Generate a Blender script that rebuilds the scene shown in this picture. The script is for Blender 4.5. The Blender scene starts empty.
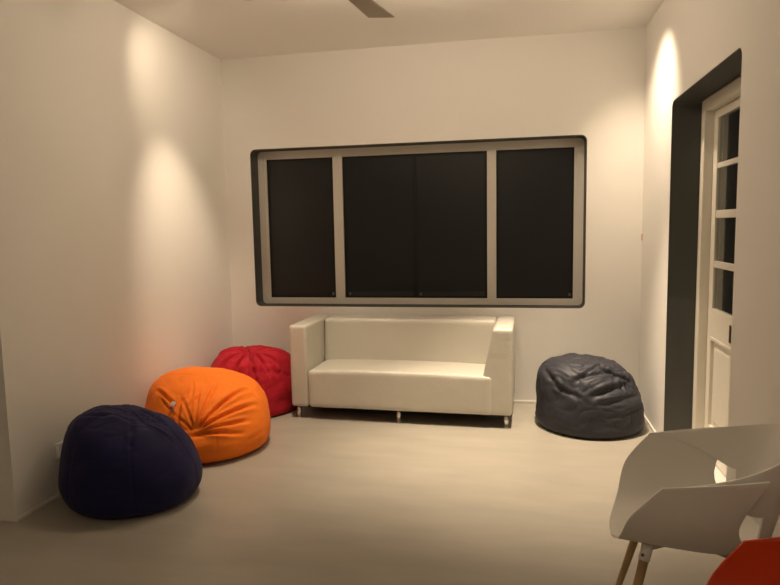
import bpy, bmesh, math, random
from mathutils import Vector, Matrix, noise

# ------------------------------------------------------------------ camera
sc = bpy.context.scene
COL = sc.collection
F_PX = 633.53
cam_d = bpy.data.cameras.new('camera')
cam = bpy.data.objects.new('camera', cam_d)
COL.objects.link(cam)
cam_d.sensor_fit = 'HORIZONTAL'
cam_d.sensor_width = 36.0
cam_d.lens = 36.0 * F_PX / 780.0
cam_d.clip_start = 0.02
c_r = Vector((0.97988733, 0.19868849, -0.01853917))
c_u = Vector((-0.00243029, 0.10477948, 0.99449251))
c_f = Vector((-0.19953674, 0.97444556, -0.10315495))
M = Matrix(((c_r.x, c_u.x, -c_f.x, 0), (c_r.y, c_u.y, -c_f.y, 0),
            (c_r.z, c_u.z, -c_f.z, 1.55), (0, 0, 0, 1)))
cam.matrix_world = M
sc.camera = cam

# ------------------------------------------------------------------ world, lights, exposure
world = bpy.data.worlds.new('night')
sc.world = world
world.use_nodes = True
world.node_tree.nodes['Background'].inputs[0].default_value = (0.55, 0.6, 0.7, 1)
world.node_tree.nodes['Background'].inputs[1].default_value = 0.004
sc.view_settings.view_transform = 'Standard'
sc.view_settings.look = 'None'
sc.view_settings.gamma = 1.0
sc.view_settings.use_curve_mapping = False
sc.view_settings.exposure = 0.25
WARM = (1.0, 0.80, 0.58)

def spot(name, loc, aim, watts, size, blend=1.0, color=WARM, radius=0.035):
    d = bpy.data.lights.new(name, 'SPOT')
    d.energy = watts; d.spot_size = math.radians(size); d.spot_blend = blend
    d.color = color; d.shadow_soft_size = radius
    o = bpy.data.objects.new(name, d)
    o.location = loc
    o.rotation_euler = (Vector(aim) - Vector(loc)).to_track_quat('-Z', 'Y').to_euler()
    COL.objects.link(o)
    return o

CEIL = 3.09
# (x, y), aim, watts, cone
DOWNLIGHTS = [
    ((-1.78, 4.13), (-2.69, 4.74, 1.12), 122, 48),
    ((-2.10, 3.98), (-2.66, 4.62, 2.60), 17, 84),
    ((0.48, 4.64), (0.99, 4.98, 2.00), 90, 86),
    ((0.20, 4.50), (0.16, 4.36, 0.0), 520, 62),
    ((-1.55, 4.18), (-1.45, 4.32, 0.0), 180, 62),
]
# added unseen fill globes just under the ceiling: position, emission strength
FILL_GLOBES = [((-1.30, 3.75, 3.0), 58.0), ((-0.45, 3.95, 3.0), 100.0), ((-0.60, -0.90, 2.80), 95.0)]
for (lx, ly), aim, w, cone in DOWNLIGHTS:
    spot('downlight_beam', (lx, ly, CEIL - 0.03), aim, w, cone)

# ------------------------------------------------------------------ materials
def mat(name, color, rough=0.6, metal=0.0, spec=0.5, bump=0.0, bscale=60.0, var=0.0, vscale=4.0,
        sheen=0.0, transmission=0.0, coat=0.0, emit=None, detail=3.0, stretch=None):
    m = bpy.data.materials.new(name)
    m.use_nodes = True
    nt = m.node_tree; N = nt.nodes; Lk = nt.links
    b = N['Principled BSDF']
    b.inputs['Base Color'].default_value = (*color, 1)
    b.inputs['Roughness'].default_value = rough
    b.inputs['Metallic'].default_value = metal
    b.inputs['Specular IOR Level'].default_value = spec
    b.inputs['Sheen Weight'].default_value = sheen
    b.inputs['Transmission Weight'].default_value = transmission
    b.inputs['Coat Weight'].default_value = coat
    if emit:
        b.inputs['Emission Color'].default_value = (*emit[0], 1)
        b.inputs['Emission Strength'].default_value = emit[1]
    tc = N.new('ShaderNodeTexCoord')
    src = tc.outputs['Object']
    if stretch:
        mp = N.new('ShaderNodeMapping'); mp.inputs['Scale'].default_value = stretch
        Lk.new(src, mp.inputs['Vector']); src = mp.outputs['Vector']
    if var:
        n = N.new('ShaderNodeTexNoise'); n.inputs['Scale'].default_value = vscale
        n.inputs['Detail'].default_value = detail
        Lk.new(src, n.inputs['Vector'])
        r = N.new('ShaderNodeValToRGB')
        r.color_ramp.elements[0].position = 0.3; r.color_ramp.elements[1].position = 0.7
        r.color_ramp.elements[0].color = (*[max(0, c * (1 - var)) for c in color], 1)
        r.color_ramp.elements[1].color = (*[min(1, c * (1 + var)) for c in color], 1)
        Lk.new(n.outputs['Fac'], r.inputs['Fac']); Lk.new(r.outputs['Color'], b.inputs['Base Color'])
    if bump:
        n2 = N.new('ShaderNodeTexNoise'); n2.inputs['Scale'].default_value = bscale
        n2.inputs['Detail'].default_value = 4
        Lk.new(src, n2.inputs['Vector'])
        bp = N.new('ShaderNodeBump'); bp.inputs['Strength'].default_value = bump
        bp.inputs['Distance'].default_value = 0.01
        Lk.new(n2.outputs['Fac'], bp.inputs['Height']); Lk.new(bp.outputs['Normal'], b.inputs['Normal'])
    return m

WALL = mat('painted_plaster', (0.79, 0.765, 0.72), 0.85, bump=0.05, bscale=14, var=0.015, vscale=1.5, spec=0.3)
CEILM = mat('ceiling_plaster', (0.86, 0.84, 0.80), 0.9, bump=0.04, bscale=12, spec=0.2)
FLOOR = mat('floor_sheet', (0.375, 0.345, 0.29), 0.34, bump=0.03, bscale=5, var=0.07, vscale=2.2, detail=6,
            stretch=(1, 3.2, 1), spec=0.4)
SKIRT = mat('skirting_paint', (0.80, 0.76, 0.69), 0.5)
DARKP = mat('dark_grey_reveal_paint', (0.058, 0.060, 0.055), 0.6, bump=0.04, bscale=30)
FRAME = mat('window_frame_paint', (0.58, 0.55, 0.49), 0.45, bump=0.02, bscale=20)
BLACK = mat('black_sash', (0.008, 0.007, 0.006), 0.5, spec=0.3)
PANE = mat('dark_window_glass', (0.0105, 0.0115, 0.0125), 0.35, spec=0.35, var=0.1, vscale=2)
DOORP = mat('door_paint', (0.74, 0.70, 0.61), 0.4, bump=0.03, bscale=25)
GLASS = mat('door_glass', (0.75, 0.80, 0.78), 0.06, transmission=1.0)
METAL = mat('brushed_metal', (0.55, 0.52, 0.48), 0.3, metal=1.0)
DMETAL = mat('dark_lock_metal', (0.10, 0.08, 0.06), 0.4, metal=0.8)
LEATHER = mat('cream_leatherette', (0.57, 0.545, 0.475), 0.38, bump=0.12, bscale=45, spec=0.5)
CHROME = mat('chrome', (0.82, 0.81, 0.80), 0.28, metal=1.0)
PLAST = mat('white_shell_plastic', (0.80, 0.775, 0.72), 0.42, spec=0.4)
OPLAST = mat('orange_shell_plastic', (0.60, 0.06, 0.012), 0.42, spec=0.4)
WOOD = mat('beech_leg_wood', (0.42, 0.28, 0.13), 0.45, var=0.2, vscale=6, stretch=(6, 6, 0.6), bump=0.03)
BLADE = mat('fan_blade_paint', (0.50, 0.45, 0.37), 0.5)
FANW = mat('fan_body_paint', (0.62, 0.58, 0.52), 0.4)
SOCKET = mat('socket_plastic', (0.88, 0.87, 0.84), 0.35)
SOCKIN = mat('socket_slot', (0.03, 0.03, 0.03), 0.5)
FILL_MATS = [mat('fill_glow', (0.9, 0.88, 0.84), 0.5, emit=(WARM, g_)) for _, g_ in FILL_GLOBES]
LENS = mat('downlight_lens', (1, 0.9, 0.75), 0.5, emit=(WARM, 0.3))
FABN = dict(rough=0.72, bump=0.25, bscale=260, sheen=0.03, spec=0.25)
F_BLUE = mat('navy_fabric', (0.008, 0.0075, 0.052), **FABN)
F_ORAN = mat('orange_fabric', (0.90, 0.20, 0.012), **FABN)
F_RED = mat('crimson_fabric', (0.42, 0.008, 0.022), **FABN)
F_GREY = mat('charcoal_leatherette', (0.029, 0.030, 0.040), 0.55, bump=0.1, bscale=90, spec=0.35)
TAGM = mat('white_tag', (0.75, 0.72, 0.68), 0.6)
TAGR = mat('red_tag_print', (0.6, 0.05, 0.03), 0.6)
MARK = mat('wall_mark', (0.16, 0.12, 0.08), 0.6)
MARKR = mat('reddish_hook', (0.60, 0.42, 0.32), 0.6)

# ------------------------------------------------------------------ helpers
def tag(o, label=None, cat=None, group=None, kind=None):
    if label: o['label'] = label
    if cat: o['category'] = cat
    if group: o['group'] = group
    if kind: o['kind'] = kind
    return o

def obj(name, bm, m, parent=None, smooth=False, loc=None, rot=None):
    me = bpy.data.meshes.new(name)
    bmesh.ops.recalc_face_normals(bm, faces=bm.faces)
    bm.to_mesh(me); bm.free()
    for x in (m if isinstance(m, (list, tuple)) else [m]):
        me.materials.append(x)
    if smooth:
        for p in me.polygons: p.use_smooth = True
    o = bpy.data.objects.new(name, me)
    if parent: o.parent = parent
    if loc is not None: o.location = loc
    if rot is not None: o.rotation_euler = rot
    COL.objects.link(o)
    return o

def empty(name, loc, rz=0.0):
    o = bpy.data.objects.new(name, None)
    o.location = loc; o.rotation_euler = (0, 0, rz)
    o.empty_display_size = 0.1
    COL.objects.link(o)
    return o

def add_box(bm, lo, hi, bevel=0.0, seg=2):
    r = bmesh.ops.create_cube(bm, size=1.0)
    vs = r['verts']
    for v in vs:
        v.co = Vector(((lo[i] + hi[i]) / 2 + v.co[i] * (hi[i] - lo[i]) for i in range(3)))
    if bevel:
        es = list({e for v in vs for e in v.link_edges})
        bmesh.ops.bevel(bm, geom=es, offset=bevel, segments=seg, profile=0.5, affect='EDGES')

def box(lo, hi, bevel=0.0, seg=2):
    bm = bmesh.new(); add_box(bm, lo, hi, bevel, seg); return bm

def add_cyl(bm, a, b, r0, r1=None, n=20, rings=1):
    r1 = r0 if r1 is None else r1
    a = Vector(a); b = Vector(b); d = b - a
    q = d.to_track_quat('Z', 'Y')
    prev = None
    for k in range(rings + 1):
        t = k / rings
        r = r0 + (r1 - r0) * t
        ring = [bm.verts.new(a + d * t + q @ Vector((r * math.cos(2 * math.pi * i / n), r * math.sin(2 * math.pi * i / n), 0))) for i in range(n)]
        if prev:
            for i in range(n):
                bm.faces.new((prev[i], prev[(i + 1) % n], ring[(i + 1) % n], ring[i]))
        else:
            bm.faces.new(ring[::-1])
        prev = ring
    bm.faces.new(prev)

def add_lathe(bm, prof, c=(0, 0, 0), n=48):
    c = Vector(c); prev = None
    for (r, z) in prof:
        if r < 1e-6:
            ring = [bm.verts.new(c + Vector((0, 0, z)))]
        else:
            ring = [bm.verts.new(c + Vector((r * math.cos(2 * math.pi * i / n), r * math.sin(2 * math.pi * i / n), z))) for i in range(n)]
        if prev:
            for i in range(n):
                j = (i + 1) % n
                if len(prev) == 1: bm.faces.new((prev[0], ring[j], ring[i]))
                elif len(ring) == 1: bm.faces.new((prev[i], prev[j], ring[0]))
                else: bm.faces.new((prev[i], prev[j], ring[j], ring[i]))
        prev = ring

def rounded_rect(a0, a1, b0, b1, r, seg=6, corners=(1, 1, 1, 1)):
    """points anticlockwise from bottom right; corners = BR, TR, TL, BL"""
    pts = []
    spec = [((a1, b0), (a1 - r, b0 + r), -90), ((a1, b1), (a1 - r, b1 - r), 0),
            ((a0, b1), (a0 + r, b1 - r), 90), ((a0, b0), (a0 + r, b0 + r), 180)]
    for k, (sharp, c, st) in enumerate(spec):
        if corners[k]:
            for i in range(seg + 1):
                t = math.radians(st + 90 * i / seg)
                pts.append((c[0] + r * math.cos(t), c[1] + r * math.sin(t)))
        else:
            pts.append(sharp)
    return pts

def wall_with_hole(name, outer, hole, f, depth, m):
    """f(a, b, d) -> point; d from 0 (room face) to depth"""
    bm = bmesh.new()
    layers = []
    for d in (0, depth):
        es = []; lay = []
        for loop in (outer, hole):
            vs = [bm.verts.new(f(a, b, d)) for a, b in loop]
            es += [bm.edges.new((vs[i], vs[(i + 1) % len(vs)])) for i in range(len(vs))]
            lay.append(vs)
        bmesh.ops.triangle_fill(bm, use_beauty=True, use_dissolve=False, edges=es)
        layers.append(lay)
    for k in range(2):
        a, b = layers[0][k], layers[1][k]
        for i in range(len(a)):
            j = (i + 1) % len(a)
            bm.faces.new((a[i], a[j], b[j], b[i]))
    o = obj(name, bm, m)
    tag(o, kind='structure')
    return o

def struct(name, bm, m, parent=None, smooth=False):
    return tag(obj(name, bm, m, parent, smooth), kind='structure')

# ------------------------------------------------------------------ room shell
XL, XR, YB = -2.662, 0.987, 5.522
YLC = 2.807           # where the left wall ends in an outer corner
YF, XFL, XFR = -2.2, -4.3, 0.987
struct('floor', box((XFL - .2, YF - .2, -0.1), (XR + 1.6, YB + .3, 0)), FLOOR)
struct('ceiling', box((XFL - .2, YF - .2, CEIL), (XR + 1.6, YB + .3, CEIL + .1)), CEILM)
# left wall with its outer corner (rounded a touch)
struct('wall_left', box((XFL, YLC, 0), (XL, YB + .25, CEIL), 0), WALL)
struct('wall_far_left', box((XFL - .2, YF, 0), (XFL, YLC, CEIL)), WALL)
struct('wall_front', box((XFL, YF - .2, 0), (XR + .3, YF, CEIL)), WALL)

WX0, WX1, WZ0, WZ1 = -2.4134, 0.5455, 0.8342, 2.274
WD = 0.156
hole = rounded_rect(WX0, WX1, WZ0, WZ1, 0.05)
outer = [(XL, 0), (XR + .3, 0), (XR + .3, CEIL), (XL, CEIL)]
wall_with_hole('wall_back', outer, hole, lambda a, b, d: Vector((a, YB + d, b)), 0.25, WALL)

DY0, DY1, DZ = 3.225, 4.5747, 2.338
DD = 0.18
dhole = rounded_rect(DY0, DY1, -0.0, DZ, 0.05, corners=(0, 1, 1, 0))
dhole = [(a, max(b, 0.002)) for a, b in dhole]
outer = [(YF, 0.0), (YB, 0.0), (YB, CEIL), (YF, CEIL)]
wall_with_hole('wall_right', outer, dhole, lambda a, b, d: Vector((XR + d, a, b)), 0.30, WALL)

def liner(name, pts, f, depth, m, closed, t=0.006):
    """thin painted lining of a reveal, following the rounded opening; pts run along the opening edge"""
    bm = bmesh.new()
    n = len(pts)
    cx = sum(p[0] for p in pts) / n; cz = sum(p[1] for p in pts) / n
    ins = []
    for i, (a, b) in enumerate(pts):
        p0 = pts[(i - 1) % n] if (closed or i > 0) else pts[i]
        p1 = pts[(i + 1) % n] if (closed or i < n - 1) else pts[i]
        tx, tz = p1[0] - p0[0], p1[1] - p0[1]
        l = math.hypot(tx, tz); nx, nz = -tz / l, tx / l
        if nx * (cx - a) + nz * (cz - b) < 0: nx, nz = -nx, -nz
        ins.append((a + nx * t, b + nz * t))
    rows = [[bm.verts.new(f(a, b, d)) for a, b in src] for src, d in ((pts, 0.0), (ins, 0.0), (ins, depth), (pts, depth))]
    m_ = n if closed else n - 1
    for k in range(4):
        r0, r1 = rows[k], rows[(k + 1) % 4]
        for i in range(m_):
            j = (i + 1) % n
            bm.faces.new((r0[i], r0[j], r1[j], r1[i]))
    return bm
struct('trim_1', liner('w', hole, lambda a, b, d: Vector((a, YB + 0.002 + d, b)), 0.19, DARKP, True), DARKP)
dl = dhole[1:-1]
dl = [(DY1, 0.003)] + dl + [(DY0, 0.003)]
struct('trim_2', liner('d', dl, lambda a, b, d: Vector((XR + 0.002 + d, a, b)), 0.185, DARKP, False), DARKP)

# skirtings
sh, st = 0.022, 0.012
struct('baseboard_back', box((XL, YB - st, 0), (XR, YB, sh), .003), SKIRT)
struct('baseboard_left', box((XL, YLC + .0, 0), (XL + st, YB - st, sh), .003), SKIRT)
struct('baseboard_right', box((XR - st, DY1 + .02, 0), (XR, YB - st, sh), .003), SKIRT)

# ------------------------------------------------------------------ window
def grid_frame(bm, f, a0, a1, b0, b1, w, d0, d1):
    """four bars of a rectangular frame of width w"""
    for (p, q) in (((a0, b0), (a1, b0 + w)), ((a0, b1 - w), (a1, b1)), ((a0, b0 + w), (a0 + w, b1 - w)), ((a1 - w, b0 + w), (a1, b1 - w))):
        P = f(p[0], p[1], d0); Q = f(q[0], q[1], d1)
        add_box(bm, [min(P[i], Q[i]) for i in range(3)], [max(P[i], Q[i]) for i in range(3)])
fw = lambda a, b, d: Vector((a, YB + d, b))
wf = bmesh.new()
g = 0.007
grid_frame(wf, fw, WX0 + g, WX1 - g, WZ0 + g, WZ1 - .001, 0.052, WD, WD + .055)
grid_frame(wf, fw, WX0 + g + .045, WX1 - g - .045, WZ0 + g + .022, WZ1 - g - .037, 0.034, WD + .012, WD + .045)
MU = [(-1.680, -1.592), (-0.277, -0.198)]
for a, b in MU:
    add_box(wf, fw(a, WZ0 + .05, WD + .006), fw(b, WZ1 - .05, WD + .05))
win = struct('window_1', wf, FRAME)
BZ0, BZ1 = WZ0 + g + .054, WZ1 - g - .068
bays = [(WX0 + .084, MU[0][0], 0), (MU[0][1], -0.925, .004), (-0.925, MU[1][0], .0), (MU[1][1], WX1 - .084, 0)]
for i, (a, b, dd) in enumerate(bays):
    s = bmesh.new()
    grid_frame(s, fw, a, b, BZ0, BZ1, 0.022, WD + .022 + dd, WD + .040 + dd)
    so = struct('sash_frame', s, BLACK, win)
    if i in (1, 2):      # sliding shutters have a deeper bottom rail
        struct('bottom_rail', box(fw(a + .022, BZ0 + .0, WD + .024 + dd), fw(b - .022, BZ0 + .058, WD + .036 + dd)),
               mat('rail_bluegrey', (0.010, 0.013, 0.012), 0.5), so)
    struct('pane', box(fw(a + .012, BZ0 + .012, WD + .028 + dd), fw(b - .012, BZ1 - .012, WD + .034 + dd)), PANE, so)
    lx = (b - .03) if i in (0, 3) else (a + .045)
    struct('latch', box(fw(lx - .008, BZ0 + .026, WD + .016 + dd), fw(lx + .008, BZ0 + .050, WD + .027 + dd), .003), mat('latch_dull', (.10, .11, .11), .4), so)

# ------------------------------------------------------------------ door in the right wall
fd = lambda a, b, d: Vector((XR + d, a, b))
g2 = 0.010
dfm = bmesh.new()
for lo, hi in (((DY0 + g2, .002, DD), (DY0 + g2 + .075, DZ - .012, DD + .09)),
               ((DY1 - g2 - .075, .002, DD), (DY1 - g2, DZ - .012, DD + .09)),
               ((DY0 + g2 + .075, DZ - .087, DD), (DY1 - g2 - .075, DZ - .012, DD + .09))):
    add_box(dfm, fd(*lo), fd(*hi), .006)
struct('trim_3', dfm, DOORP)
ymid = (DY0 + DY1) / 2
def leaf(name, y0, y1, lock_side):
    X0, X1 = 0.238, 0.275
    T, Z0, Z1 = 0.082, 0.012, DZ - .092
    bm = bmesh.new()
    rows = [(0.985, 1.252), (1.294, 1.567), (1.616, 1.880), (1.913, 2.195)][::1]
    add_box(bm, fd(y0, Z0, X0), fd(y0 + T, Z1, X1), .003)
    add_box(bm, fd(y1 - T, Z0, X0), fd(y1, Z1, X1), .003)
    ia, ib = y0 + T, y1 - T
    add_box(bm, fd(ia, 2.195, X0), fd(ib, Z1, X1))
    add_box(bm, fd(ia, 0.80, X0), fd(ib, 0.985, X1))
    add_box(bm, fd(ia, Z0, X0), fd(ib, 0.20, X1))
    for k in range(3):
        add_box(bm, fd(ia, rows[k][1], X0 + .004), fd(ib, rows[k + 1][0], X1 - .004), .003)
    d = struct(name, bm, DOORP)
    for a, b in rows:
        struct('glass_pane', box(fd(ia, a, X0 + .014), fd(ib, b, X0 + .019)), GLASS, d)
    pb = bmesh.new()
    add_box(pb, fd(ia, .20, X0 + .014), fd(ib, .80, X1 - .010))
    add_box(pb, fd(ia + .05, .26, X0 + .004), fd(ib - .05, .74, X0 + .016), .010)
    struct('lower_panel', pb, DOORP, d)
    mb = bmesh.new()
    grid_frame(mb, fd, ia, ib, .20, .80, .018, X0 - .006, X0 + .015)
    struct('panel_moulding', mb, DOORP, d)
    ly = y0 + .118 if lock_side < 0 else y1 - .118
    lk = struct('lock_plate', box(fd(ly - .014, .828, X0 - .006), fd(ly + .014, .934, X0 - .0005), .003), DMETAL, d)
    return d
leaf('door_1', ymid + .003, DY1 - g2 - .078, -1)
leaf('door_2', DY0 + g2 + .078, ymid - .003, 1)

# ------------------------------------------------------------------ sofa
sofa = empty('sofa', (-0.93, 5.145, 0), math.radians(-1.35))
tag(sofa, 'cream faux leather two seater box sofa on short chrome legs under the window', 'sofa')
SW = 0.892            # half width
SY0, SY1 = -0.355, 0.345
AH = 0.772
def soft_box(lo, hi, bev, seg=5, cuts=0, puff=0.0, puffdir=None):
    bm = box(lo, hi, bev, seg)
    return bm
def puffed(lo, hi, bev, nx, ny, nz, amp, seed):
    """rounded box with enough faces to carry soft bulges and slack"""
    bm = bmesh.new()
    lo = Vector(lo); hi = Vector(hi); c = (lo + hi) / 2; h = (hi - lo) / 2
    n = (nx, ny, nz)
    idx = {}
    def vert(i, j, k):
        key = (i, j, k)
        if key in idx: return idx[key]
        p = Vector(((i / nx * 2 - 1) * h.x, (j / ny * 2 - 1) * h.y, (k / nz * 2 - 1) * h.z))
        q = Vector((max(-h.x + bev, min(h.x - bev, p.x)), max(-h.y + bev, min(h.y - bev, p.y)), max(-h.z + bev, min(h.z - bev, p.z))))
        d = p - q
        if d.length > 1e-9: 
            p = q + d.normalized() * bev if d.length > bev * 0.999 else p
        w = noise.noise((c + p) * 5.0 + Vector((seed, 0, 0))) * amp
        w2 = noise.noise((c + p) * 14.0 + Vector((seed, 3, 0))) * amp * 0.35
        dirn = Vector((p.x / h.x, p.y / h.y, p.z / h.z))
        m = max(abs(dirn.x), abs(dirn.y), abs(dirn.z))
        nn = Vector([dirn[a] if abs(dirn[a]) > m - 0.05 else 0 for a in range(3)])
        if nn.length: nn.normalize()
        idx[key] = bm.verts.new(c + p + nn * (w + w2))
        return idx[key]
    for (a, b, cidx) in ((0, 1, 2), (1, 2, 0), (0, 2, 1)):
        for side in (0, n[cidx]):
            for i in range(n[a]):
                for j in range(n[b]):
                    q = []
                    for di, dj in ((0, 0), (1, 0), (1, 1), (0, 1)):
                        k = [0, 0, 0]; k[a] = i + di; k[b] = j + dj; k[cidx] = side
                        q.append(vert(*k))
                    bm.faces.new(q)
    return bm
# arms
def warp(bm, fn):
    for v in bm.verts: v.co = fn(v.co)
    return bm
la = puffed((-SW, SY0, 0.10), (-SW + .148, SY1, AH), .022, 12, 44, 44, .0025, 1)
obj('armrest', la, LEATHER, sofa, True)
ra = puffed((SW - .148, SY0, 0.10), (SW, SY1, AH), .022, 12, 44, 44, .0025, 2)
def wedge(co):
    # inner face leans out towards the seat
    t = (SW - co.x) / .148
    k = min(1.0, max(0.0, (AH - .02 - co.z) / .36))
    co.x -= .078 * k * max(0, t)
    return co
obj('armrest', warp(ra, wedge), LEATHER, sofa, True)
bk = puffed((-SW + .150, .085, 0.12), (SW - .150, SY1 - .005, AH - .002), .03, 60, 12, 30, .003, 3)
def lean(co):
    if co.y < .2: co.y -= .02 * (1 - min(1, max(0, (co.z - .4) / .35)))
    return co
obj('backrest', warp(bk, lean), LEATHER, sofa, True)
seat = puffed((-SW + .152, SY0 - .012, 0.10), (SW - .152, .10, 0.405), .028, 60, 26, 16, .003, 4)
def crown(co):
    if co.z > .3: co.z += .014 * (1 - (co.x / .75) ** 2)
    return co
obj('seat', warp(seat, crown), LEATHER, sofa, True)
for lx, ly in ((-SW + .05, SY0 + .05), (0.0, SY0 + .05), (SW - .05, SY0 + .05), (-SW + .05, SY1 - .05), (SW - .05, SY1 - .05)):
    b = bmesh.new(); add_cyl(b, (lx, ly, 0.0), (lx, ly, 0.105), .018, .018, 24); add_cyl(b, (lx, ly, 0.0), (lx, ly, 0.006), .022, .020, 24)
    obj('leg', b, CHROME, sofa, True)

obj('under_shade_sheet', box((-SW + .03, SY0 + .03, .092), (SW - .03, SY1 - .02, .102)), mat('under_shade_black', (.008, .008, .008), .9), sofa)  # black sheet added to deepen the shade under the sofa

# ------------------------------------------------------------------ bean bags
def smooth(a, b, x):
    t = min(1, max(0, (x - a) / (b - a))); return t * t * (3 - 2 * t)

def bean_bag(loc, R, H, seed, gather, prof, folds, top_shift=(0, 0), lump=0.02, az_mod=None, creases=(), wr=1.0, seam_k=6, tilt=(0, 0), crumple=0.0, cscale=5.0):
    """profile rings pushed around by folds that run out from a gathered point on the crown"""
    nu, nv = 288, 150
    bm = bmesh.new()
    # resample profile (r, z) by arc length with Catmull-Rom
    pts = [Vector((a, b, 0)) for a, b in prof]
    dense = []
    for i in range(len(pts) - 1):
        p0 = pts[max(i - 1, 0)]; p1 = pts[i]; p2 = pts[i + 1]; p3 = pts[min(i + 2, len(pts) - 1)]
        for k in range(20):
            t = k / 20
            dense.append(0.5 * ((2 * p1) + (-p0 + p2) * t + (2 * p0 - 5 * p1 + 4 * p2 - p3) * t * t + (-p0 + 3 * p1 - 3 * p2 + p3) * t ** 3))
    dense.append(pts[-1])
    L = [0]
    for i in range(1, len(dense)): L.append(L[-1] + (dense[i] - dense[i - 1]).length)
    def at(s):
        s *= L[-1]
        for i in range(1, len(L)):
            if s <= L[i]:
                t = (s - L[i - 1]) / max(1e-9, L[i] - L[i - 1]); return dense[i - 1].lerp(dense[i], t)
        return dense[-1]
    G = Vector(gather[0]); gr = gather[1]
    base = []
    for j in range(nv + 1):
        p = at(j / nv); r, z = max(0, p.x), p.y
        row = []
        for i in range(nu):
            a = 2 * math.pi * i / nu
            rr = r * R
            if az_mod: rr *= az_mod(a, z)
            k = smooth(0.1, 1, z)
            zz = max(0.0, z) * H
            zz *= 1 + (tilt[0] * rr * math.cos(a) + tilt[1] * rr * math.sin(a)) / R * smooth(.15, .8, z)
            row.append(Vector((rr * math.cos(a) + top_shift[0] * k, rr * math.sin(a) + top_shift[1] * k, zz)))
        base.append(row)
    so = Vector((seed * 3.1, seed * 1.7, 0))
    out = []
    for j in range(nv + 1):
        row = []
        for i in range(nu):
            p = base[j][i]
            du = base[j][(i + 1) % nu] - base[j][(i - 1) % nu]
            dv = base[min(j + 1, nv)][i] - base[max(j - 1, 0)][i]
            nrm = du.cross(dv)
            if nrm.length < 1e-9: nrm = Vector((0, 0, 1 if j > nv / 2 else -1))
            nrm.normalize()
            up = smooth(0.02, 0.14, p.z)
            d = lump * noise.noise(p * 4.2 + so) + lump * .45 * noise.noise(p * 9 + so)
            # small slack wrinkles, stretched across the height
            w = noise.noise(Vector((p.x * 9, p.y * 9, p.z * 26)) + so)
            d -= 0.006 * wr * max(0, w) * smooth(0.55, 0.15, p.z / H)
            q = p - G
            rho = q.length
            # tangent-plane angle about the gather point
            ref = gather[2]; e1 = Vector(ref[0]).normalized(); e2 = Vector(ref[1]).normalized()
            al = math.atan2(q.dot(e2), q.dot(e1))
            d += -0.050 * gather[3] * math.exp(-(rho / (gr * .45)) ** 2)
            for (fa, fw_, amp, reach, bend) in folds:
                da = al - fa - bend * rho
                da = (da + math.pi) % (2 * math.pi) - math.pi
                s = da * max(rho, .03)
                wdt = fw_ * (.5 + rho * 2.2)
                prof_ = math.exp(-(s / wdt) ** 2) - 0.55 * math.exp(-((abs(s) - 2.0 * wdt) / (wdt * 1.1)) ** 2)
                d -= amp * prof_ * smooth(0.0, .05, rho) * (1 - smooth(reach * .55, reach, rho))
            for (A, B, wdt, amp) in creases:
                A_ = Vector(A); B_ = Vector(B); ab = B_ - A_
                t = min(1, max(0, (p - A_).dot(ab) / ab.length_squared))
                c = A_ + ab * t
                k_ = c.length
                c = c + (p - c).normalized() * 0 + Vector((0, 0, 0))
                # measured sideways only, so a crease drawn as a chord still marks the bulging skin
                rel_ = p - c
                dist = (rel_ - nrm * rel_.dot(nrm)).length if rel_.length < .12 else 1.0
                if dist < wdt * 4:
                    # one-sided overlap: sharp groove and a soft roll above
                    side = (p - c).z
                    f = math.exp(-(dist / wdt) ** 2)
                    f2 = math.exp(-((dist - 1.6 * wdt) / (1.2 * wdt)) ** 2) * (1 if side > 0 else .3)
                    d += (-amp * f + amp * .55 * f2) * math.sin(math.pi * min(1, max(0.0, t * .9 + .05))) ** .5
            if crumple:
                wp = p * cscale + Vector((noise.noise(p * 3 + so), noise.noise(p * 3 - so), noise.noise(p * 3.7))) * 1.2
                n1 = noise.noise(Vector((wp.x, wp.y, wp.z * 1.8)) + so)
                n2 = noise.noise(Vector((wp.x * 2.1, wp.y * 2.1, wp.z * 3.4)) - so)
                rid = (1 - min(1, abs(n1) * 3.2)) ** 2 + .45 * (1 - min(1, abs(n2) * 3)) ** 2
                d -= crumple * rid * (.25 + .75 * smooth(.25, .8, p.z / H))
            # stitched seams: fine grooves along meridians
            ms = abs(((math.atan2(p.y, p.x) + seed) / (2 * math.pi) * seam_k) % 1 - .5)
            d += -0.004 * math.exp(-((.5 - ms) * 2 * math.pi / seam_k * Vector((p.x, p.y, 0)).length / .005) ** 2)
            row.append(p + nrm * d * (0.15 + .85 * up))
        out.append(row)
    vs = []
    for j, row in enumerate(out):
        if j in (0, nv):
            c = sum(row, Vector()) / nu
            vs.append([bm.verts.new(c)])
        else:
            vs.append([bm.verts.new(Vector((p.x, p.y, max(p.z, 0.0)))) for p in row])
    for j in range(nv):
        for i in range(nu):
            k = (i + 1) % nu
            if len(vs[j]) == 1: bm.faces.new((vs[j][0], vs[j + 1][i], vs[j + 1][k]))
            elif len(vs[j + 1]) == 1: bm.faces.new((vs[j][i], vs[j][k], vs[j + 1][0]))
            else: bm.faces.new((vs[j][i], vs[j][k], vs[j + 1][k], vs[j + 1][i]))
    return bm

PROF_A = [(0, 0), (.60, 0), (.84, .02), (.96, .12), (1.0, .30), (.97, .50), (.88, .70), (.70, .87), (.42, .97), (.2, .995), (0, 1.0)]
PROF_B = [(0, 0), (.66, 0), (.90, .015), (.985, .08), (1.0, .22), (.965, .42), (.90, .60), (.80, .77), (.62, .91), (.38, .985), (0, 1.0)]
UPR = ((1, 0, 0), (0, 1, 0))

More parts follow.
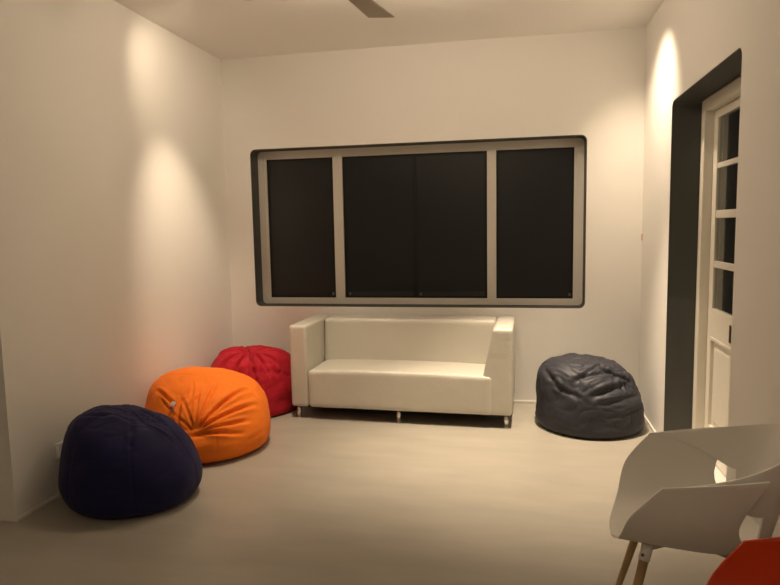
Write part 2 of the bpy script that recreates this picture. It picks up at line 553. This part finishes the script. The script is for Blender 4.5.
PROF_C = [(0, 0), (.62, 0), (.86, .02), (.97, .10), (1.0, .28), (.985, .48), (.93, .68), (.80, .85), (.56, .95), (.3, .99), (0, 1.0)]
PROF_D = [(0, 0), (.68, 0), (.92, .015), (.99, .08), (1.0, .20), (.98, .40), (.935, .60), (.86, .78), (.70, .91), (.44, .985), (0, 1.0)]
# navy
def azb(a, z):
    return 1 + .02 * math.cos(2 * a)
bb = bean_bag((0, 0, 0), .380, .52, 1.0, ((.12, -.04, .47), .16, UPR, .3), PROF_A,
              [(-.3, .012, .008, .22, 1.0), (1.6, .012, .006, .2, .5), (2.7, .012, .006, .2, 0)],
              top_shift=(-.03, .0), lump=.016, az_mod=azb, tilt=(-.13, -.06), crumple=.004, cscale=4,
              creases=[((-.26, -.15, .45), (.08, -.09, .45), .014, .012), ((.05, -.08, .45), (.14, -.22, .38), .014, .014),
                       ((.02, .08, .49), (.24, .02, .42), .016, .012)])
bag_b = obj('bean_bag', bb, F_BLUE, None, True, (-2.205, 3.205, 0))
tag(bag_b, 'navy blue bean bag on the floor nearest the camera at the left wall', 'bean bag')

# orange
fo = []
rnd = random.Random(5)
for a, amp, reach, bend in ((-.15, .022, .50, .3), (.12, .026, .55, .2), (.42, .020, .52, .3), (.75, .024, .5, .2), (1.15, .016, .42, -.2),
                            (1.6, .014, .36, 0), (2.2, .014, .3, .3), (2.8, .012, .25, 0), (-2.6, .014, .25, 0), (-1.9, .014, .2, 0), (-1.2, .012, .2, .2), (-.6, .020, .32, -.3)):
    fo.append((a, .011, amp, reach, bend))
bo = bean_bag((0, 0, 0), .455, .520, 2.0, ((.13, -.40, .235), .16, ((.94, .35, 0), (-.15, .55, .83)), .5), PROF_C,
              [(.28, .010, .020, .42, .1), (.62, .010, .022, .55, -.1), (.95, .010, .024, .60, -.2), (1.25, .009, .018, .48, .1),
               (1.55, .009, .016, .40, 0), (1.9, .009, .014, .34, .2), (2.4, .010, .012, .25, 0), (-.05, .011, .016, .36, .35)],
              top_shift=(-.04, .08), lump=.012, az_mod=lambda a, z: 1 - .05 * max(0, -math.cos(a)) ** 3, tilt=(-.11, .02), crumple=.003, cscale=6,
              creases=[((-.02, -.30, .43), (.008, -.407, .28), .012, .020), ((-.24, -.22, .46), (-.05, -.33, .39), .012, .020),
                       ((-.18, -.28, .42), (-.06, -.35, .35), .010, .014), ((.0, -.22, .48), (-.02, -.33, .40), .010, .018),
                       ((.06, -.29, .44), (-.03, -.10, .535), .009, .010), ((.05, -.33, .38), (.10, -.22, .47), .010, .014),
                       ((.10, -.425, .216), (.30, -.31, .235), .014, .018)])
bag_o = obj('bean_bag', bo, F_ORAN, None, True, (-2.205, 4.09, 0), (0, 0, 0))
tag(bag_o, 'bright orange bean bag with creased top between the navy and red bags', 'bean bag')

# red
fr = [(a, .015, amp * 1.5, .36, b) for a, amp, b in ((-.2, .020, .4), (.5, .014, .2), (1.3, .014, 0), (2.3, .014, -.3), (2.9, .018, .2), (-2.5, .022, .2), (-1.9, .022, .3), (-1.2, .024, .4), (-.7, .016, .4))]
br = bean_bag((0, 0, 0), .395, .525, 3.0, ((.05, -.12, .53), .18, UPR, .8), PROF_D, fr, top_shift=(.0, .02), lump=.02, crumple=.006, cscale=6,
              creases=[((-.30, -.08, .47), (.017, -.022, .505), .022, .030), ((.055, -.03, .50), (.097, -.315, .42), .020, .030),
                       ((.18, -.20, .465), (.30, -.209, .36), .020, .014), ((-.05, -.36, .39), (.34, -.17, .36), .024, .010),
                       ((.10, -.06, .5), (.22, .06, .47), .016, .02)])
bag_r = obj('bean_bag', br, F_RED, None, True, (-2.262, 5.05, 0))
tag(bag_r, 'crimson red bean bag in the corner beside the sofa armrest', 'bean bag')

# charcoal
fg = [(a, .018, amp * .45, .26, b) for a, amp, b in ((-.35, .020, -.3), (.1, .014, 0), (.8, .010, 0), (2.0, .010, 0), (3.0, .012, 0), (-2.4, .014, .2), (-1.7, .014, .3), (-1.1, .018, -.2), (-.75, .018, -.5))]
bg = bean_bag((0, 0, 0), .405, .52, 4.0, ((.18, -.14, .47), .16, ((1, 0, -.4), (0, 1, .4)), .4), PROF_D, fg, top_shift=(-.04, .02), lump=.018, wr=1.8,
              tilt=(-.07, 0), crumple=.009, cscale=4.5,
              creases=[((-.05, -.267, .465), (.073, -.122, .51), .014, .018), ((.07, -.215, .49), (.29, -.142, .39), .016, .030),
                       ((-.015, -.364, .321), (.283, -.22, .40), .022, .024), ((.03, -.38, .261), (.36, -.17, .30), .020, .016),
                       ((.10, -.385, .167), (.37, -.15, .20), .016, .012), ((-.34, -.121, .446), (-.205, -.308, .329), .018, .018),
                       ((-.135, -.303, .411), (.029, -.259, .465), .020, .018), ((-.30, -.22, .36), (-.10, -.36, .30), .018, .012)])
bag_g = obj('bean_bag', bg, F_GREY, None, True, (.535, 4.985, 0))
tag(bag_g, 'charcoal grey bean bag on the floor in the right corner beyond the sofa', 'bean bag')

# care tag and tie on the orange bag
def tag_strip(parent, p, e, n_, w, h, m, name):
    bm = bmesh.new()
    p = Vector(p); e = Vector(e).normalized(); n_ = Vector(n_).normalized(); u = e.cross(n_).normalized()
    K = 8
    for off in (0, .0012):
        pass
    front = []; back = []
    for k in range(K + 1):
        t = k / K
        c = p + e * (t * h) + n_ * (.012 * math.sin(t * math.pi * .9))
        front.append((bm.verts.new(c - u * w / 2 + n_ * .0008), bm.verts.new(c + u * w / 2 + n_ * .0008)))
        back.append((bm.verts.new(c - u * w / 2 - n_ * .0008), bm.verts.new(c + u * w / 2 - n_ * .0008)))
    for k in range(K):
        bm.faces.new((front[k][0], front[k][1], front[k + 1][1], front[k + 1][0]))
        bm.faces.new((back[k][1], back[k][0], back[k + 1][0], back[k + 1][1]))
        bm.faces.new((front[k][0], front[k + 1][0], back[k + 1][0], back[k][0]))
        bm.faces.new((front[k][1], back[k][1], back[k + 1][1], front[k + 1][1]))
    bm.faces.new((front[0][1], front[0][0], back[0][0], back[0][1]))
    bm.faces.new((front[K][0], front[K][1], back[K][1], back[K][0]))
    return obj(name, bm, m, parent)

tg = tag_strip(bag_o, (-.055, -.355, .36), (.25, .25, 1), (-.1, -.9, .3), .030, .062, TAGM, 'care_tag')
tag(tg, 'small white and red sewn tag')
tp = tag_strip(tg, (-.053, -.3605, .372), (.25, .25, 1), (-.1, -.9, .3), .017, .022, TAGR, 'tag_print')

# ------------------------------------------------------------------ shell chairs
def catmull(ps, t):
    n = len(ps) - 1; x = t * n; i = min(int(x), n - 1); t = x - i
    p0, p1, p2, p3 = ps[max(i - 1, 0)], ps[i], ps[i + 1], ps[min(i + 2, n)]
    return 0.5 * ((2 * p1) + (-p0 + p2) * t + (2 * p0 - 5 * p1 + 4 * p2 - p3) * t * t + (-p0 + 3 * p1 - 3 * p2 + p3) * t ** 3)

CX = .125; CW = .285; CZ = .692      # the arm corner: forward, half width, height
def shell_mesh():
    bm = bmesh.new()
    # seat with upturned side leaves: front edge F(s), rear edge
    V = Vector
    F = [V((.280, 0, .415)), V((.274, .085, .418)), V((.250, .180, .462)), V((.218, .262, .575)), V((CX, CW, CZ))]
    Mi = [V((.12, 0, .425)), V((.12, .11, .428)), V((.10, .20, .460)), V((.075, .266, .570)), V((.035, CW + .006, CZ + .017))]
    Mj = [V((-.05, 0, .42)), V((-.05, .11, .422)), V((-.065, .19, .455)), V((-.060, .256, .568)), V((-.072, CW + .008, CZ + .036))]
    Rr = [V((-.235, 0, .455)), V((-.225, .10, .455)), V((-.155, .182, .472)), V((-.108, .242, .570)), V((-.180, CW - .002, CZ + .055))]
    lip = [p + V((-.004, 0, -.022)) if i < 3 else p + V((.004, .008, -.010)) for i, p in enumerate(F)]
    rowsdef = [F, Mi, Mj, Rr]
    NS, NV = 40, 30
    def pt(s, v):
        sg = -1 if s < 0 else 1
        cs = [catmull(r, abs(s)) for r in rowsdef]
        p = catmull(cs, v)
        return V((p.x, p.y * sg, p.z))
    grid = [[bm.verts.new(pt(-1 + 2 * i / NS, j / NV)) for i in range(NS + 1)] for j in range(NV + 1)]
    for j in range(NV):
        for i in range(NS):
            bm.faces.new((grid[j][i], grid[j][i + 1], grid[j + 1][i + 1], grid[j + 1][i]))
    # backrest and tapering wings
    NT, NB = 72, 16
    def plan(t):      # t -1..1 along the back band, corner to corner
        a = t * math.pi / 2
        c, s = math.cos(a), math.sin(a)
        e = 2 / 2.7
        x = CX - (CX + .285) * abs(c) ** e
        y = (CW - .010 * (1 - abs(t))) * (1 if s >= 0 else -1) * abs(s) ** e
        return x, y
    def zt(t): 
        u = abs(t); return .842 - (.842 - CZ) * u ** 1.15
    def zb(t):
        u = abs(t)
        low = .452 + .05 * smooth(.2, .55, u)
        wing = .600 + (CZ - .008 - .600) * smooth(.50, 1.0, u)
        return low + (wing - low) * smooth(.46, .50, u)
    g = []
    for i in range(NT + 1):
        t = -1 + 2 * i / NT
        # slow the parameter near the hole edge
        x, y = plan(t)
        col = []
        for j in range(NB + 1):
            k = j / NB
            z = zb(t) + (zt(t) - zb(t)) * k
            h = (z - .44) / .35          # 0 at seat, 1 at the top
            f = (1 - abs(t) ** 2)
            sx = x + .055 * max(0, 1 - h) ** 1.3 * f - .02 * f * h
            sy = y * (1 - .12 * (1 - smooth(0, .75, h)) * (1 - abs(t) ** 6))
            col.append(bm.verts.new((sx, sy, z)))
        g.append(col)
    for i in range(NT):
        for j in range(NB):
            bm.faces.new((g[i][j], g[i + 1][j], g[i + 1][j + 1], g[i][j + 1]))
    return bm

def thicken(o, t):
    m = o.modifiers.new('thickness', 'SOLIDIFY'); m.thickness = t; m.offset = 0
    s = o.modifiers.new('round', 'BEVEL'); s.width = t * .35; s.segments = 2; s.limit_method = 'ANGLE'; s.angle_limit = math.radians(50)

def make_chair(plastic, loc, rz, label, group=None):
    t = empty('armchair', loc, rz)
    tag(t, label, 'chair', group)
    bm = shell_mesh()
    bmesh.ops.remove_doubles(bm, verts=bm.verts, dist=.0005)
    sh_ = obj('shell', bm, plastic, t, True); thicken(sh_, .007)
    legs = []
    for sx, sy in ((1, -1), (1, 1), (-1, -1), (-1, 1)):
        top = Vector((.155 if sx > 0 else -.13, .125 * sy, .405)); foot = Vector((.25 if sx > 0 else -.235, .225 * sy, 0))
        b = bmesh.new(); add_cyl(b, top, foot, .0175, .0115, 24, 6)
        lg = obj('leg', b, WOOD, t, True)
        # bracket cup with a screw
        d = (foot - top).normalized()
        b = bmesh.new(); add_cyl(b, top - d * .012, top + d * .045, .0205, .0195, 24)
        bq = obj('bracket', b, plastic, lg, True)
        b = bmesh.new(); side = Vector((sx * .6, sy, 0)).normalized(); c = top + d * .02
        add_cyl(b, c + side * .016, c + side * .0225, .005, .005, 12); 
        obj('screw', b, DMETAL, lg)
    # cross frame under the seat
    b = bmesh.new()
    for sy in (-1, 1):
        add_cyl(b, (.155, .125 * sy, .400), (-.13, -.125 * sy, .400), .009, .009, 12)
    add_cyl(b, (0.01, 0, .395), (0.01, 0, .420), .05, .05, 24)
    obj('under_frame', b, METAL, t, True)
    return t
make_chair(PLAST, (.615, 2.375, 0), math.radians(173), 'white plastic shell armchair on wooden legs in the right foreground')
make_chair(OPLAST, (.71, 1.49, 0), math.radians(178), 'orange plastic shell armchair cut off by the bottom right corner')

# ------------------------------------------------------------------ ceiling fan
FZ = 2.62
tipc = Vector((-.694, 3.305, FZ)); bdir = Vector((.163, .985, 0)).normalized()
hub = tipc - bdir * .62
fan = empty('ceiling_fan', (hub.x, hub.y, CEIL))
tag(fan, 'ceiling fan with a grey brown blade poking into the top of the picture', 'ceiling fan')
rel = FZ - CEIL
b = bmesh.new(); add_lathe(b, [(0, rel - .07), (.05, rel - .068), (.095, rel - .045), (.11, rel - .01), (.105, rel + .03), (.06, rel + .055), (0, rel + .06)])
obj('motor_housing', b, FANW, fan, True)
b = bmesh.new(); add_cyl(b, (0, 0, rel + .05), (0, 0, -.03), .012); obj('downrod', b, FANW, fan, True)
b = bmesh.new(); add_lathe(b, [(0, 0), (.06, 0), (.055, -.03), (.03, -.06), (.0, -.062)]); obj('canopy', b, FANW, fan, True)
base_a = math.atan2(bdir.y, bdir.x)
for k in range(3):
    b = bmesh.new()
    a = base_a + k * 2 * math.pi / 3
    rm = Matrix.Rotation(a, 4, 'Z') @ Matrix.Rotation(math.radians(7), 4, 'X')
    outl = [(.15, -.045), (.62, -.070), (.62, .073), (.15, .05)]
    vt = [b.verts.new(rm @ Vector((x, y, .003)) + Vector((0, 0, rel))) for x, y in outl]
    vb = [b.verts.new(rm @ Vector((x, y, -.003)) + Vector((0, 0, rel))) for x, y in outl]
    b.faces.new(vt); b.faces.new(vb[::-1])
    for i in range(4): b.faces.new((vt[i], vb[i], vb[(i + 1) % 4], vt[(i + 1) % 4]))
    bl = obj('blade', b, BLADE, fan)
    b = bmesh.new()
    add_box(b, (.08, -.02, -.004), (.22, .02, .004), .002)
    for v in b.verts: v.co = rm @ v.co + Vector((0, 0, rel + .007))
    obj('blade_bracket', b, METAL, bl)

# ------------------------------------------------------------------ recessed downlights
for i, ((lx, ly), aim, w, cone) in enumerate(DOWNLIGHTS):
    t = empty('downlight', (lx, ly, CEIL))
    tag(t, [
        'recessed ceiling spotlight throwing the tall bright pool on the left wall',
        'recessed ceiling spotlight lighting the top of the left wall',
        'recessed ceiling spotlight lighting the right wall beside the door opening',
        'recessed ceiling spotlight over the gap between sofa and grey bean bag',
        'recessed ceiling spotlight over the left end of the sofa'][i], 'ceiling light', 'recessed ceiling spotlights')
    b = bmesh.new(); add_lathe(b, [(.030, 0), (.045, 0), (.047, -.004), (.044, -.008), (.034, -.008), (.030, 0)], n=32); obj('trim_ring', b, FANW, t, True)
    b = bmesh.new(); add_cyl(b, (0, 0, -.002), (0, 0, -.0005), .030, .030, 32); obj('lens', b, LENS, t)

for i, ((gx, gy, gz), _) in enumerate(FILL_GLOBES):  # glowing spheres added out of view to raise the ambient light
    t = empty('fill_globe', (gx, gy, CEIL))
    tag(t, ['added unseen fill light on the left side of the ceiling fan', 'added unseen fill light on the right side of the ceiling fan', 'added unseen fill light behind the camera'][i], 'ceiling light', 'added fill lights')
    b = bmesh.new(); add_lathe(b, [(0, 0), (.045, 0), (.045, -.012), (.02, -.03), (.018, gz - CEIL + .065), (0, gz - CEIL + .065)], n=32)
    obj('fill_holder', b, FANW, t, True)
    b = bmesh.new(); bmesh.ops.create_uvsphere(b, u_segments=32, v_segments=20, radius=.065)
    for v in b.verts: v.co.z += gz - CEIL
    obj('globe', b, FILL_MATS[i], t, True)

# ------------------------------------------------------------------ small wall things
so = empty('wall_socket', (XL, 3.195, .275))
tag(so, 'white wall socket on the left wall half hidden behind the navy bean bag', 'socket')
obj('face_plate', box((0, -.06, -.045), (.018, .06, .045), .005), SOCKET, so)
for y, z in ((-.02, .015), (.0, -.015), (.02, .015)):
    obj('pin_slot', box((.0175, y - .003, z - .006), (.0185, y + .003, z + .006)), SOCKIN, so)
b = box((XR - .012, 5.485, 1.40), (XR, 5.50, 1.455), .003)
tag(obj('wall_hook', b, MARKR), 'tiny reddish hook on the wall in the right corner', 'hook')
b = bmesh.new(); add_lathe(b, [(0, .004), (.006, .004), (.007, 0), (0, 0)], n=16)
hk = obj('wall_plug', b, MARK, None, False, (XR, 2.668, 1.655), (0, -math.pi / 2, 0))
tag(hk, 'small dark screw plug in the right wall at the picture edge', 'plug')
